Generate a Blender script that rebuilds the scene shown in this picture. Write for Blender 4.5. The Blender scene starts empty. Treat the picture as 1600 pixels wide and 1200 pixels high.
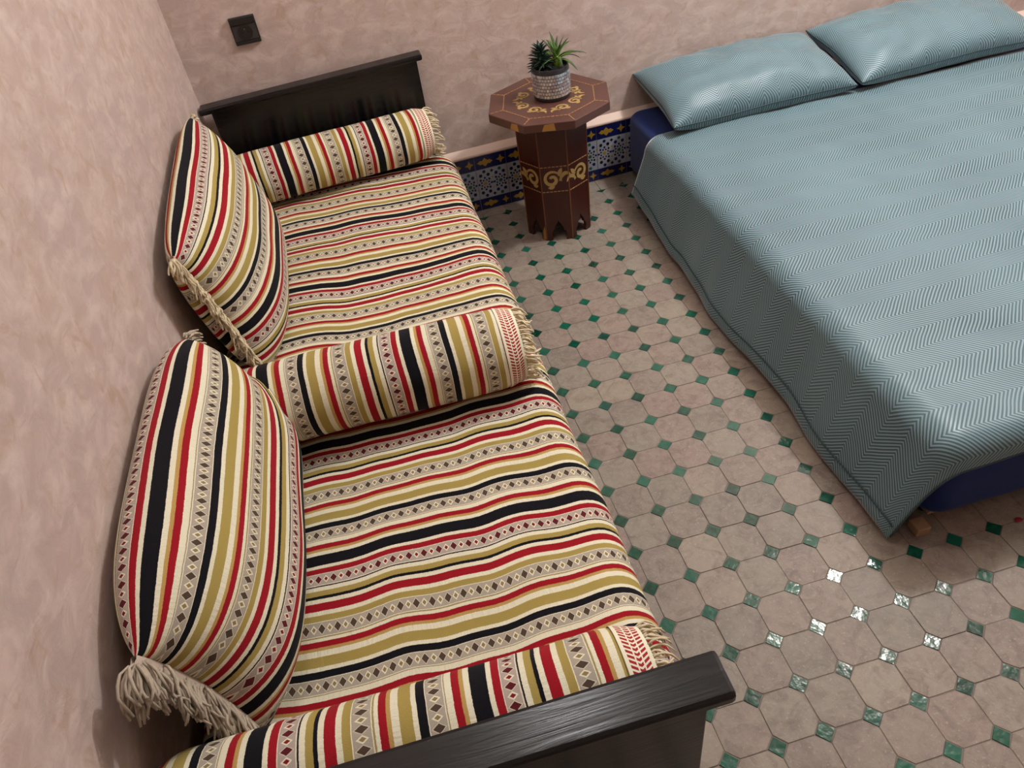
import bpy, math, random
from mathutils import Vector, Matrix, noise

# ---------------------------------------------------------------- set-up
S = 0.1                       # all coordinates below are in decimetres
scene = bpy.context.scene
col = scene.collection
random.seed(7)

# camera
cam_d = bpy.data.cameras.new('camera')
cam = bpy.data.objects.new('camera', cam_d)
col.objects.link(cam)
cam_d.sensor_fit = 'HORIZONTAL'
cam_d.sensor_width = 36.0
cam_d.lens = 26.36
cam_d.clip_start = 0.02
M = Matrix(((0.963084245, 0.250022646, -0.099786838, -0.5625363),
            (-0.241147184, 0.636505598, -0.732604026, -0.6899587),
            (-0.119652716, 0.729622711, 0.673300771, 1.5441378),
            (0, 0, 0, 1)))
cam.matrix_world = M
scene.camera = cam

# world: a closed room at night, nothing but a breath of ambient light
wd = bpy.data.worlds.new('world')
scene.world = wd
wd.use_nodes = True
wd.node_tree.nodes['Background'].inputs[0].default_value = (1.0, 0.98, 0.96, 1)
wd.node_tree.nodes['Background'].inputs[1].default_value = 0.03

# the two ceiling lamps of the room
def ceiling_lamp(name, x, y, z, watts, size, colour):
    d = bpy.data.lights.new(name, 'POINT')        # bare globe bulb hanging just below the ceiling
    d.shadow_soft_size = size
    d.energy = watts
    d.color = colour
    o = bpy.data.objects.new(name, d)
    col.objects.link(o)
    o.location = (x * S, y * S, z * S)
    return o
ceiling_lamp('lamp_over_bed', 15.5, 12.5, 25.5, 135, 0.10, (0.985, 1.0, 1.02))
ceiling_lamp('lamp_room_centre', -3.8, 8.0, 25.5, 18, 0.12, (0.985, 1.0, 1.02))

vs = scene.view_settings
vs.view_transform = 'Standard'
vs.look = 'None'
vs.gamma = 1.0
vs.use_curve_mapping = False
vs.exposure = 0.0

# ---------------------------------------------------------------- helpers
ORG = {}                      # object -> world origin (decimetres)

def props(o, label=None, cat=None, group=None, kind=None):
    if label: o['label'] = label
    if cat: o['category'] = cat
    if group: o['group'] = group
    if kind: o['kind'] = kind
    return o

def place(o, org, parent=None):
    col.objects.link(o)
    org = Vector(org)
    ORG[o.name] = org
    if parent is not None:
        o.parent = parent
        o.location = (org - ORG[parent.name]) * S
    else:
        o.location = org * S

def thing(name, base, label, cat, group=None):
    o = bpy.data.objects.new(name, None)
    o.empty_display_size = 0.05
    place(o, base)
    return props(o, label, cat, group)

def meshdata(name, verts, faces, mats, uvs=None, smooth=False, fm=None, org=(0, 0, 0)):
    me = bpy.data.meshes.new(name)
    ox, oy, oz = org
    me.from_pydata([((v[0] - ox) * S, (v[1] - oy) * S, (v[2] - oz) * S) for v in verts], [], faces)
    for m in (mats if isinstance(mats, (list, tuple)) else [mats]):
        me.materials.append(m)
    if uvs is not None:
        l = me.uv_layers.new(name='UVMap')
        for lp in me.loops:
            l.data[lp.index].uv = uvs[lp.vertex_index]
    if fm:
        for p, k in zip(me.polygons, fm):
            p.material_index = k
    if smooth:
        for p in me.polygons:
            p.use_smooth = True
    me.update()
    return me

def mk(name, geo, mats, parent=None, org=None, uvs=None, smooth=False, fm=None, bevel=0, subsurf=0, **kw):
    verts, faces = geo
    if org is None:
        org = ORG[parent.name] if parent is not None else (0, 0, 0)
    o = bpy.data.objects.new(name, meshdata(name, verts, faces, mats, uvs, smooth, fm, org))
    place(o, org, parent)
    if bevel:
        b = o.modifiers.new('bevel', 'BEVEL')
        b.width = bevel * S
        b.segments = 2
        b.limit_method = 'ANGLE'
        b.harden_normals = False
    if subsurf:
        s = o.modifiers.new('sub', 'SUBSURF')
        s.levels = s.render_levels = subsurf
    props(o, **kw)
    return o

def clone(src, name, loc, parent=None, rot=None, scale=None):
    o = bpy.data.objects.new(name, src)
    place(o, loc, parent)
    if rot: o.rotation_euler = rot
    if scale: o.scale = scale
    return o

def join(*geos):
    V, F = [], []
    for v, f in geos:
        n = len(V)
        V += [tuple(q) for q in v]
        F += [tuple(i + n for i in q) for q in f]
    return V, F

def box(x0, x1, y0, y1, z0, z1):
    v = [(x0, y0, z0), (x1, y0, z0), (x1, y1, z0), (x0, y1, z0), (x0, y0, z1), (x1, y0, z1), (x1, y1, z1), (x0, y1, z1)]
    return v, [(0, 3, 2, 1), (4, 5, 6, 7), (0, 1, 5, 4), (1, 2, 6, 5), (2, 3, 7, 6), (3, 0, 4, 7)]

def xform(geo, mat):
    return [tuple(mat @ Vector(v)) for v in geo[0]], geo[1]

def prism(poly, z0, z1):
    n = len(poly)
    v = [(x, y, z0) for x, y in poly] + [(x, y, z1) for x, y in poly]
    f = [tuple(range(n - 1, -1, -1)), tuple(range(n, 2 * n))]
    f += [(i, (i + 1) % n, n + (i + 1) % n, n + i) for i in range(n)]
    return v, f

def tube(pts, rad, n=6, caps=True):
    pts = [Vector(p) for p in pts]
    rads = rad if isinstance(rad, (list, tuple)) else [rad] * len(pts)
    V, F = [], []
    ref = Vector((0.13, 0.27, 0.95))
    for k, p in enumerate(pts):
        t = (pts[min(k + 1, len(pts) - 1)] - pts[max(k - 1, 0)])
        if t.length < 1e-9: t = Vector((0, 0, 1))
        t.normalize()
        a = t.cross(ref)
        if a.length < 1e-3: a = t.cross(Vector((1, 0, 0)))
        a.normalize()
        b = t.cross(a)
        for i in range(n):
            w = 2 * math.pi * i / n
            V.append(tuple(p + (a * math.cos(w) + b * math.sin(w)) * rads[k]))
    for k in range(len(pts) - 1):
        for i in range(n):
            j = (i + 1) % n
            F.append((k * n + i, k * n + j, (k + 1) * n + j, (k + 1) * n + i))
    if caps:
        F.append(tuple(range(n - 1, -1, -1)))
        F.append(tuple(range((len(pts) - 1) * n, len(pts) * n)))
    return V, F

def lathe(prof, n=32, c=(0, 0, 0), cap=True):
    V, F = [], []
    for r, z in prof:
        for i in range(n):
            w = 2 * math.pi * i / n
            V.append((c[0] + r * math.cos(w), c[1] + r * math.sin(w), c[2] + z))
    for k in range(len(prof) - 1):
        for i in range(n):
            j = (i + 1) % n
            F.append((k * n + i, k * n + j, (k + 1) * n + j, (k + 1) * n + i))
    if cap:
        F.append(tuple(range(n - 1, -1, -1)))
        F.append(tuple(range((len(prof) - 1) * n, len(prof) * n)))
    return V, F

def grid(nu, nv, fn):
    V = [fn(i / (nu - 1), j / (nv - 1)) for j in range(nv) for i in range(nu)]
    F = [(j * nu + i, j * nu + i + 1, (j + 1) * nu + i + 1, (j + 1) * nu + i) for j in range(nv - 1) for i in range(nu - 1)]
    return V, F

def sstep(a, b, x):
    t = min(1, max(0, (x - a) / (b - a)))
    return t * t * (3 - 2 * t)

# ---------------------------------------------------------------- node helpers
class NT:
    def __init__(s, name):
        s.m = bpy.data.materials.new(name)
        s.m.use_nodes = True
        s.t = s.m.node_tree
        s.b = s.t.nodes['Principled BSDF']
    def n(s, typ, **kw):
        x = s.t.nodes.new(typ)
        for k, v in kw.items(): setattr(x, k, v)
        return x
    def link(s, a, b): s.t.links.new(a, b)
    def put(s, sock, v):
        if isinstance(v, bpy.types.NodeSocket): s.link(v, sock)
        else: sock.default_value = v
    def math(s, op, a, b=0.0, c=0.0, clamp=False):
        x = s.n('ShaderNodeMath', operation=op)
        x.use_clamp = clamp
        s.put(x.inputs[0], a); s.put(x.inputs[1], b); s.put(x.inputs[2], c)
        return x.outputs[0]
    def mix(s, f, a, b, mode='MIX'):
        x = s.n('ShaderNodeMix', data_type='RGBA', blend_type=mode)
        s.put(x.inputs['Factor'], f)
        for k, v in ((6, a), (7, b)):
            s.put(x.inputs[k], v if isinstance(v, bpy.types.NodeSocket) else (*v, 1)[:4])
        return x.outputs[2]
    def noise(s, vec, scale, detail=3.0, rough=0.5, out='Fac', dist=0.0):
        x = s.n('ShaderNodeTexNoise')
        if vec is not None: s.link(vec, x.inputs['Vector'])
        x.inputs['Scale'].default_value = scale
        x.inputs['Detail'].default_value = detail
        x.inputs['Roughness'].default_value = rough
        x.inputs['Distortion'].default_value = dist
        return x.outputs[out]
    def ramp(s, f, stops, mode='LINEAR'):
        x = s.n('ShaderNodeValToRGB')
        r = x.color_ramp
        r.interpolation = mode
        while len(r.elements) < len(stops): r.elements.new(1.0)
        for e, (p, c) in zip(r.elements, stops):
            e.position = p
        for e, (p, c) in zip(r.elements, stops):
            e.position = p
            e.color = (*c, 1) if len(c) == 3 else c
        s.put(x.inputs[0], f)
        return x.outputs[0]
    def coord(s, which='Object'):
        return s.n('ShaderNodeTexCoord').outputs[which]
    def pos(s): return s.n('ShaderNodeNewGeometry').outputs['Position']
    def mapping(s, vec, scale=(1, 1, 1), loc=(0, 0, 0), rot=(0, 0, 0)):
        x = s.n('ShaderNodeMapping')
        s.link(vec, x.inputs[0])
        x.inputs['Scale'].default_value = scale
        x.inputs['Location'].default_value = loc
        x.inputs['Rotation'].default_value = rot
        return x.outputs[0]
    def sep(s, vec):
        x = s.n('ShaderNodeSeparateXYZ'); s.link(vec, x.inputs[0]); return x.outputs
    def bump(s, h, strength=0.3, dist=0.002):
        x = s.n('ShaderNodeBump')
        x.inputs['Strength'].default_value = strength
        x.inputs['Distance'].default_value = dist
        s.put(x.inputs['Height'], h)
        s.link(x.outputs[0], s.b.inputs['Normal'])
    def set(s, **kw):
        for k, v in kw.items():
            k = {'base': 'Base Color', 'rough': 'Roughness', 'metal': 'Metallic', 'coat': 'Coat Weight', 'coatr': 'Coat Roughness',
                 'sheen': 'Sheen Weight', 'sheenr': 'Sheen Roughness', 'spec': 'Specular IOR Level'}[k]
            if isinstance(v, tuple): v = (*v, 1)[:4]
            s.put(s.b.inputs[k], v)
        return s.m

def plain(name, c, rough=0.6, **kw):
    t = NT(name)
    return t.set(base=c, rough=rough, **kw)

def srgb(r, g, b):
    f = lambda c: (c / 255 / 12.92) if c / 255 <= 0.04045 else ((c / 255 + 0.055) / 1.055) ** 2.4
    return (f(r), f(g), f(b))

# ---------------------------------------------------------------- materials
def mat_plaster(name, c0, c1, c2):
    t = NT(name)
    p = t.pos()
    big = t.noise(p, 3.2, 4, 0.6, dist=0.6)
    mid = t.noise(t.mapping(p, (1, 1, 1.6), rot=(0.3, 0.5, 0.2)), 16, 5, 0.62, dist=0.5)
    fine = t.noise(p, 60, 4, 0.6)
    a = t.mix(t.ramp(big, [(0.35, (0, 0, 0)), (0.68, (1, 1, 1))]), c0, c1)
    b = t.mix(t.math('MULTIPLY', t.ramp(mid, [(0.42, (0, 0, 0)), (0.66, (1, 1, 1))]), 0.75), a, c2)
    blot = t.noise(t.mapping(p, (1, 1, 1), loc=(3, 7, 1)), 26, 3, 0.5, dist=0.8)
    c = t.mix(t.math('MULTIPLY', t.ramp(blot, [(0.56, (0, 0, 0)), (0.72, (1, 1, 1))]), 0.6), b, srgb(176, 150, 127))
    t.set(base=c, rough=t.math('MULTIPLY_ADD', mid, 0.25, 0.36), spec=0.35)
    h = t.math('ADD', t.math('MULTIPLY', mid, 1.0), t.math('MULTIPLY', fine, 0.25))
    t.bump(h, 0.6, 0.005)
    return t.m
M_WALL = mat_plaster('pink_plaster', srgb(191, 169, 158), srgb(185, 166, 159), srgb(212, 194, 185))
M_LEDGE = plain('pale_plaster_edge', srgb(214, 190, 175), 0.55)
M_CEIL = plain('ceiling_white', srgb(225, 215, 205), 0.7)

def mat_terracotta():
    t = NT('terracotta_tile')
    p = t.pos()
    x, y, z = t.sep(p)
    cx = t.math('FLOOR', t.math('DIVIDE', x, S))
    cy = t.math('FLOOR', t.math('DIVIDE', y, S))
    comb = t.n('ShaderNodeCombineXYZ')
    t.link(cx, comb.inputs[0]); t.link(cy, comb.inputs[1])
    wn = t.n('ShaderNodeTexWhiteNoise', noise_dimensions='3D')
    t.link(comb.outputs[0], wn.inputs[0])
    base = t.ramp(wn.outputs['Value'], [(0.0, srgb(136, 121, 112)), (0.25, srgb(128, 119, 109)), (0.5, srgb(141, 131, 119)),
                                        (0.72, srgb(138, 119, 111)), (0.9, srgb(148, 137, 122)), (1.0, srgb(141, 123, 113))])
    n1 = t.noise(p, 46, 6, 0.72)
    n2 = t.noise(p, 150, 3, 0.6)
    n3 = t.noise(t.mapping(p, loc=(5, 2, 0)), 22, 4, 0.7, dist=1.0)
    c = t.mix(t.math('MULTIPLY', t.ramp(n1, [(0.4, (0, 0, 0)), (0.75, (1, 1, 1))]), 0.6), base, srgb(159, 152, 135))
    c = t.mix(t.math('MULTIPLY', t.ramp(n3, [(0.46, (0, 0, 0)), (0.72, (1, 1, 1))]), 0.7), c, srgb(105, 89, 81))
    c = t.mix(t.math('MULTIPLY', t.ramp(n2, [(0.60, (0, 0, 0)), (0.70, (1, 1, 1))]), 0.6), c, srgb(171, 165, 149))
    t.set(base=c, rough=t.math('MULTIPLY_ADD', n1, 0.25, 0.42), spec=0.4)
    t.bump(t.math('ADD', n1, t.math('MULTIPLY', n2, 0.3)), 0.35, 0.002)
    return t.m
M_TERRA = mat_terracotta()

def mat_green():
    t = NT('green_glaze')
    p = t.pos()
    x, y, z = t.sep(p)
    comb = t.n('ShaderNodeCombineXYZ')
    t.link(t.math('ROUND', t.math('DIVIDE', x, S)), comb.inputs[0]); t.link(t.math('ROUND', t.math('DIVIDE', y, S)), comb.inputs[1])
    wn = t.n('ShaderNodeTexWhiteNoise', noise_dimensions='3D')
    t.link(comb.outputs[0], wn.inputs[0])
    base = t.ramp(wn.outputs['Value'], [(0, srgb(8, 56, 42)), (0.4, srgb(14, 74, 54)), (0.75, srgb(22, 92, 72)), (1, srgb(12, 64, 52))])
    n = t.noise(p, 55, 2, 0.5)
    c = t.mix(t.math('MULTIPLY', t.ramp(n, [(0.45, (0, 0, 0)), (0.8, (1, 1, 1))]), 0.4), base, srgb(50, 120, 96))
    t.set(base=c, rough=0.10, spec=0.5)
    t.bump(n, 0.28, 0.004)
    return t.m
M_GREEN = mat_green()
M_GROUT = plain('grout', srgb(122, 114, 105), 0.9)

PERIOD = 3.17
CREAM = srgb(228, 224, 198); BLACK = srgb(15, 14, 21); RED = srgb(152, 19, 32); GOLD = srgb(166, 147, 80)
GREYB = srgb(184, 175, 158); PINKB = srgb(190, 176, 164); TAN = srgb(184, 150, 86); OLIVE = srgb(160, 145, 90)

def mat_stripe(name='striped_fabric', rib=1.0):
    t = NT(name)
    uv = t.coord('UV')
    u, v, _ = t.sep(uv)
    ob = t.coord('Object')
    wob = t.math('MULTIPLY', t.math('SUBTRACT', t.noise(t.mapping(uv, (40, 2, 1)), 1.0, 2, 0.5), 0.5), 0.004)
    jag = t.math('MULTIPLY', t.math('SUBTRACT', t.noise(t.mapping(uv, (420, 60, 1)), 1.0, 1, 0.5), 0.5), 0.005)
    ph = t.math('FRACT', t.math('ADD', v, t.math('ADD', wob, jag)))
    st = [(0.0, BLACK), (0.069, CREAM), (0.091, RED), (0.131, PINKB), (0.216, BLACK), (0.224, CREAM), (0.252, GOLD), (0.288, BLACK), (0.308, CREAM),
          (0.335, RED), (0.384, CREAM), (0.412, GOLD), (0.452, GREYB), (0.546, OLIVE), (0.551, CREAM), (0.574, RED), (0.609, TAN), (0.628, CREAM), (0.662, GOLD),
          (0.720, CREAM), (0.746, BLACK), (0.787, GREYB), (0.873, OLIVE), (0.878, CREAM), (0.908, RED), (0.945, TAN), (0.962, CREAM), (0.992, BLACK)]
    c = t.ramp(ph, st, 'CONSTANT')
    # woven diamond bands
    bands = [((0.131 + 0.216) / 2, 0.0425, 1), ((0.452 + 0.546) / 2, 0.047, 0), ((0.787 + 0.873) / 2, 0.043, 0)]
    mask = None; w = None; redm = None
    for cc, hw, r in bands:
        q = t.math('DIVIDE', t.math('SUBTRACT', ph, cc), hw)
        qa = t.math('ABSOLUTE', q)
        mk_ = t.math('LESS_THAN', qa, 1.0)
        qw = t.math('MULTIPLY', qa, mk_)
        mask = mk_ if mask is None else t.math('ADD', mask, mk_)
        w = qw if w is None else t.math('ADD', w, qw)
        if r: redm = mk_
    # fine hatch of the band ground
    hatch = t.math('SINE', t.math('ADD', t.math('MULTIPLY', u, 2600.0), t.math('MULTIPLY', v, 900.0)))
    hm = t.math('MULTIPLY', t.math('MULTIPLY', t.math('GREATER_THAN', hatch, 0.1), mask), 0.42)
    c = t.mix(hm, c, srgb(112, 98, 90))
    edge = t.math('MULTIPLY', t.math('GREATER_THAN', w, 0.90), mask)
    c = t.mix(edge, c, CREAM)
    uu = t.math('FRACT', t.math('DIVIDE', u, 0.029))
    du = t.math('ABSOLUTE', t.math('SUBTRACT', uu, 0.5))
    big = t.math('ADD', t.math('DIVIDE', du, 0.225), t.math('DIVIDE', w, 0.66))
    dv = t.math('SUBTRACT', 0.5, du)
    sml = t.math('ADD', t.math('DIVIDE', dv, 0.215), t.math('DIVIDE', w, 0.62))
    bigm = t.math('MULTIPLY', t.math('LESS_THAN', big, 1.0), mask)
    big2 = t.math('MULTIPLY', t.math('LESS_THAN', big, 1.22), mask)
    smlm = t.math('MULTIPLY', t.math('LESS_THAN', sml, 1.0), mask)
    smli = t.math('MULTIPLY', t.math('LESS_THAN', sml, 0.58), mask)
    c = t.mix(t.math('MULTIPLY', big2, 0.6), c, CREAM)
    c = t.mix(smlm, c, CREAM)
    c = t.mix(smli, c, t.mix(redm, srgb(142, 124, 84), srgb(128, 24, 38)))
    c = t.mix(bigm, c, t.mix(redm, srgb(80, 64, 52), srgb(92, 28, 34)))
    # weave and pucker
    weave = t.noise(t.mapping(uv, (900, 90, 1)), 1.0, 2, 0.6)
    c = t.mix(t.math('MULTIPLY', t.ramp(weave, [(0.35, (0, 0, 0)), (0.65, (1, 1, 1))]), 0.16), c, t.mix(0.5, c, (0.02, 0.02, 0.02)))
    lum = t.n('ShaderNodeRGBToBW'); t.link(c, lum.inputs[0])
    cream = t.math('GREATER_THAN', lum.outputs[0], 0.62)
    puck = t.noise(t.mapping(uv, (170, 9, 1)), 1.0, 2, 0.5)
    h = t.math('ADD', t.math('MULTIPLY', t.math('MULTIPLY', puck, cream), 1.6), t.math('MULTIPLY', weave, 0.5))
    h = t.math('SUBTRACT', h, t.math('MULTIPLY', cream, 0.5))
    t.set(base=c, rough=0.9, sheen=0.04, sheenr=0.5, spec=0.15)
    t.bump(h, 0.5, 0.0022)
    return t.m
M_STRIPE = mat_stripe()

def mat_border():
    t = NT('zigzag_border')
    u, v, _ = t.sep(t.coord('UV'))       # u around (m), v across 0..1
    tri = t.math('ABSOLUTE', t.math('SUBTRACT', v, 0.5))
    ph = t.math('FRACT', t.math('ADD', t.math('DIVIDE', u, 0.0085), t.math('MULTIPLY', tri, 3.4)))
    red = t.math('MULTIPLY', t.math('LESS_THAN', ph, 0.58), t.math('LESS_THAN', tri, 0.36))
    gap = t.math('GREATER_THAN', t.math('ABSOLUTE', t.math('SUBTRACT', tri, 0.12)), 0.025)
    c = t.mix(t.math('MULTIPLY', red, gap), CREAM, srgb(158, 24, 40))
    t.set(base=c, rough=0.9)
    return t.m
M_BORDER = mat_border()
M_FRINGE = plain('cream_yarn', srgb(214, 199, 166), 0.95)
M_FRINGE2 = plain('greige_yarn', srgb(178, 165, 146), 0.95)
M_BANDG = plain('woven_fringe_band', srgb(190, 172, 156), 0.95)

def mat_herring(name):
    t = NT(name)
    uv = t.coord('UV')                    # metres: u across (runs over the side), v along
    u, v, _ = t.sep(uv)
    wobn = t.noise(uv, 6.0, 2, 0.5)
    v2 = t.math('ADD', v, t.math('MULTIPLY', wobn, 0.02))
    half = 0.064
    k = t.math('PINGPONG', v2, half)
    ph = t.math('FRACT', t.math('DIVIDE', t.math('ADD', u, t.math('MULTIPLY', k, 0.95)), 0.0105))
    tri = t.math('MULTIPLY', t.math('ABSOLUTE', t.math('SUBTRACT', ph, 0.5)), 2.0)
    line = t.ramp(tri, [(0.36, (0, 0, 0)), (0.60, (1, 1, 1))])
    patch = t.noise(uv, 3.0, 2, 0.5)
    amt = t.math('MULTIPLY', line, t.math('MULTIPLY_ADD', patch, 0.7, 0.5), clamp=True)
    c = t.mix(amt, srgb(127, 158, 167), srgb(53, 74, 80))
    t.set(base=c, rough=t.math('MULTIPLY_ADD', line, 0.18, 0.38), sheen=0.45, sheenr=0.35, spec=0.45)
    t.bump(t.math('ADD', t.math('MULTIPLY', line, -0.5), t.noise(uv, 14, 3, 0.5)), 0.25, 0.002)
    return t.m
M_DUVET = mat_herring('teal_herringbone')
M_PIPE = plain('dark_teal_piping', srgb(48, 70, 74), 0.6)

def mat_navy():
    t = NT('navy_sheet')
    p = t.coord('Object')
    n = t.noise(t.mapping(p, (1.0, 1.6, 3.5), rot=(0, 0.5, 0)), 3, 2, 0.4, dist=0.6)
    t.set(base=srgb(6, 36, 96), rough=0.7, sheen=0.1, spec=0.25)
    t.bump(n, 0.35, 0.012)
    return t.m
M_NAVY = mat_navy()

def mat_black_wood():
    t = NT('black_varnished_wood')
    p = t.coord('Object')
    g = t.noise(t.mapping(p, (4, 60, 60)), 1.0, 5, 0.6, dist=1.2)
    s = t.noise(t.mapping(p, (30, 120, 40), rot=(0, 0, 0.6)), 1.0, 3, 0.7)
    wear = t.ramp(s, [(0.70, (0, 0, 0)), (0.76, (1, 1, 1))])
    c = t.mix(t.math('MULTIPLY', g, 0.6), srgb(7, 7, 9), srgb(20, 19, 21))
    c = t.mix(t.math('MULTIPLY', wear, 0.3), c, srgb(84, 82, 82))
    t.set(base=c, rough=t.math('MULTIPLY_ADD', g, 0.18, 0.12), spec=0.48)
    t.bump(g, 0.22, 0.003)
    return t.m
M_BLACK = mat_black_wood()

def mat_red_wood():
    t = NT('reddish_brown_wood')
    p = t.coord('Object')
    g = t.noise(t.mapping(p, (40, 40, 4)), 1.0, 5, 0.6, dist=0.8)
    n = t.noise(p, 12, 3, 0.5)
    c = t.mix(g, srgb(50, 17, 12), srgb(82, 35, 24))
    c = t.mix(t.math('MULTIPLY', n, 0.4), c, srgb(60, 30, 24))
    t.set(base=c, rough=t.math('MULTIPLY_ADD', n, 0.2, 0.28), spec=0.5)
    t.bump(g, 0.15, 0.002)
    return t.m
M_RED = mat_red_wood()
M_TTOP = plain('table_top_brown', srgb(88, 56, 48), 0.38)
M_INLAY = plain('gold_inlay', srgb(174, 146, 88), 0.45)
M_DASH = plain('brass_dash_line', srgb(168, 128, 84), 0.5)
M_CHIP = plain('bare_wood_chip', srgb(172, 126, 62), 0.7)
M_SEAM = plain('joint_line', srgb(120, 72, 40), 0.6)
M_PLASTIC = plain('black_plastic', srgb(22, 20, 21), 0.35)
M_PLASTIC2 = plain('black_plastic_matt', srgb(50, 46, 47), 0.5)
M_HOLE = plain('socket_hole', (0.002, 0.002, 0.002), 0.9)
M_STEEL = plain('dull_steel', (0.12, 0.12, 0.12), 0.5, metal=1.0)
M_OAK = plain('pale_wood', srgb(158, 128, 98), 0.7)
M_PETAL = plain('red_petal', srgb(150, 16, 36), 0.6)
M_T_WHITE = plain('mosaic_white', srgb(158, 163, 174), 0.25)
M_T_BLUE = plain('mosaic_blue', srgb(18, 24, 76), 0.22)
M_T_BLACK = plain('mosaic_black', srgb(20, 20, 28), 0.22)
M_T_YEL = plain('mosaic_yellow', srgb(158, 126, 42), 0.25)
M_T_GREEN = plain('mosaic_green', srgb(26, 84, 62), 0.25)
def mat_leaf(name, a, b):
    t = NT(name)
    u, v, _ = t.sep(t.coord('UV'))
    t.set(base=t.mix(t.math('POWER', v, 0.6), a, b), rough=0.42, spec=0.45)
    return t.m
M_LEAF_D = mat_leaf('dark_leaf', srgb(30, 62, 42), srgb(26, 48, 40))
M_LEAF_L = mat_leaf('bright_leaf', srgb(112, 150, 44), srgb(34, 66, 48))
M_SOIL = plain('dark_gravel', srgb(34, 32, 34), 0.9)
M_POT = plain('charcoal_pot', srgb(48, 46, 52), 0.45)
M_MIRROR = plain('mirror_chip', (0.72, 0.72, 0.76), 0.16, metal=0.72)

# ---------------------------------------------------------------- room shell
WS = 0.05                                    # the back wall is a little out of square with the tile grid
def wy(x): return 20.98 + WS * (x - 0.5)      # plaster face of back wall
XL, XR, YF, ZC = -10.95, 33.0, -22.0, 28.0

def wall_poly(a, b, z0, z1, thick, mat, name):
    (ax, ay), (bx, by) = a, b
    d = Vector((bx - ax, by - ay, 0)).normalized()
    n = Vector((-d.y, d.x, 0)) * thick
    v = [(ax, ay, z0), (bx, by, z0), (bx + n.x, by + n.y, z0), (ax + n.x, ay + n.y, z0)]
    v += [(x, y, z1) for x, y, z in v]
    return mk(name, (v, [(0, 3, 2, 1), (4, 5, 6, 7), (0, 1, 5, 4), (1, 2, 6, 5), (2, 3, 7, 6), (3, 0, 4, 7)]), mat, kind='structure')
w = wall_poly((XL, wy(XL)), (XR, wy(XR)), -0.2, ZC, 1.0, M_WALL, 'wall_back')
props(w, 'pink plaster wall behind the bed and side table', 'wall')
w = wall_poly((XL, YF), (XL, wy(XL) + 0.5), -0.2, ZC, 1.0, M_WALL, 'wall_left')
props(w, 'pink plaster wall along the striped sofa', 'wall')
props(wall_poly((XR, wy(XR)), (XR, YF), -0.2, ZC, 1.0, M_WALL, 'wall_right'), 'pink plaster wall on the far side of the bed', 'wall')
props(wall_poly((XR, YF), (XL, YF), -0.2, ZC, 1.0, M_WALL, 'wall_front'), 'pink plaster wall behind the viewer', 'wall')
mk('ceiling', box(XL - 1, XR + 1, YF - 1, wy(XR) + 1, ZC, ZC + 0.5), M_CEIL, kind='structure', label='pale ceiling above the room', cat='ceiling')

# ---------------------------------------------------------------- floor
floor = mk('floor', box(XL - 0.9, XR + 0.9, YF - 0.9, wy(XR) + 0.9, -0.6, -0.014), M_GROUT, org=(0, 0, -0.014), kind='structure',
           label='floor of worn octagonal terracotta tiles with small green glazed squares', cat='floor')
HD = 0.218                                   # half diagonal of a green square
def octagon(seed, jit=0.009, g=0.007):
    rnd = random.Random(seed)
    a = 0.5 - HD
    P = [(a, -0.5), (0.5, -a), (0.5, a), (a, 0.5), (-a, 0.5), (-0.5, a), (-0.5, -a), (-a, -0.5)]
    k = 1 - 2 * g
    P = [(x * k + rnd.uniform(-jit, jit), y * k + rnd.uniform(-jit, jit)) for x, y in P]
    n = 8
    rings = [(1.0, -0.05), (1.0, -0.010), (0.982, 0.0)]
    V = []
    for s_, z in rings: V += [(x * s_, y * s_, z) for x, y in P]
    F = []
    for r in range(2):
        F += [(r * n + i, r * n + (i + 1) % n, (r + 1) * n + (i + 1) % n, (r + 1) * n + i) for i in range(n)]
    F.append(tuple(range(2 * n, 3 * n)))
    return V, F
def square(seed, g=0.012):
    rnd = random.Random(seed)
    r = HD - g
    P = [(r, 0), (0, r), (-r, 0), (0, -r)]
    P = [(x * rnd.uniform(0.95, 1.04) + rnd.uniform(-.01, .01), y * rnd.uniform(0.95, 1.04) + rnd.uniform(-.01, .01)) for x, y in P]
    V = [(x, y, -0.05) for x, y in P] + [(x, y, -0.016) for x, y in P] + [(x * 0.96, y * 0.96, 0.0) for x, y in P]
    F = []
    for r_ in range(2):
        F += [(r_ * 4 + i, r_ * 4 + (i + 1) % 4, r_ * 4 + 4 + (i + 1) % 4, r_ * 4 + 4 + i) for i in range(4)]
    F.append((8, 9, 10, 11))
    return V, F
OCT = [octagon(i) for i in range(8)]
SQ = [square(50 + i) for i in range(8)]
OCT_M = [meshdata('octagon_tile', v, f, M_TERRA) for v, f in OCT]
SQ_M = [meshdata('green_square_tile', v, f, M_GREEN) for v, f in SQ]
Minv = M.inverted()
def pix(x, y, z):
    q = Minv @ Vector((x * S, y * S, z * S))
    if q.z > -0.05: return None
    fpx = 26.36 / 36 * 1600
    return 800 + fpx * q.x / -q.z, 600 - fpx * q.y / -q.z
def seen(x, y):
    p = pix(x, y, 0)
    if p is None: return False
    if x < -2.6 or (x > 4.6 and y > 2.0): return False
    return -60 < p[0] < 1660 and -60 < p[1] < 1260
def near(x, y): return (x + 5.6) ** 2 + (y + 6.9) ** 2
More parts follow.
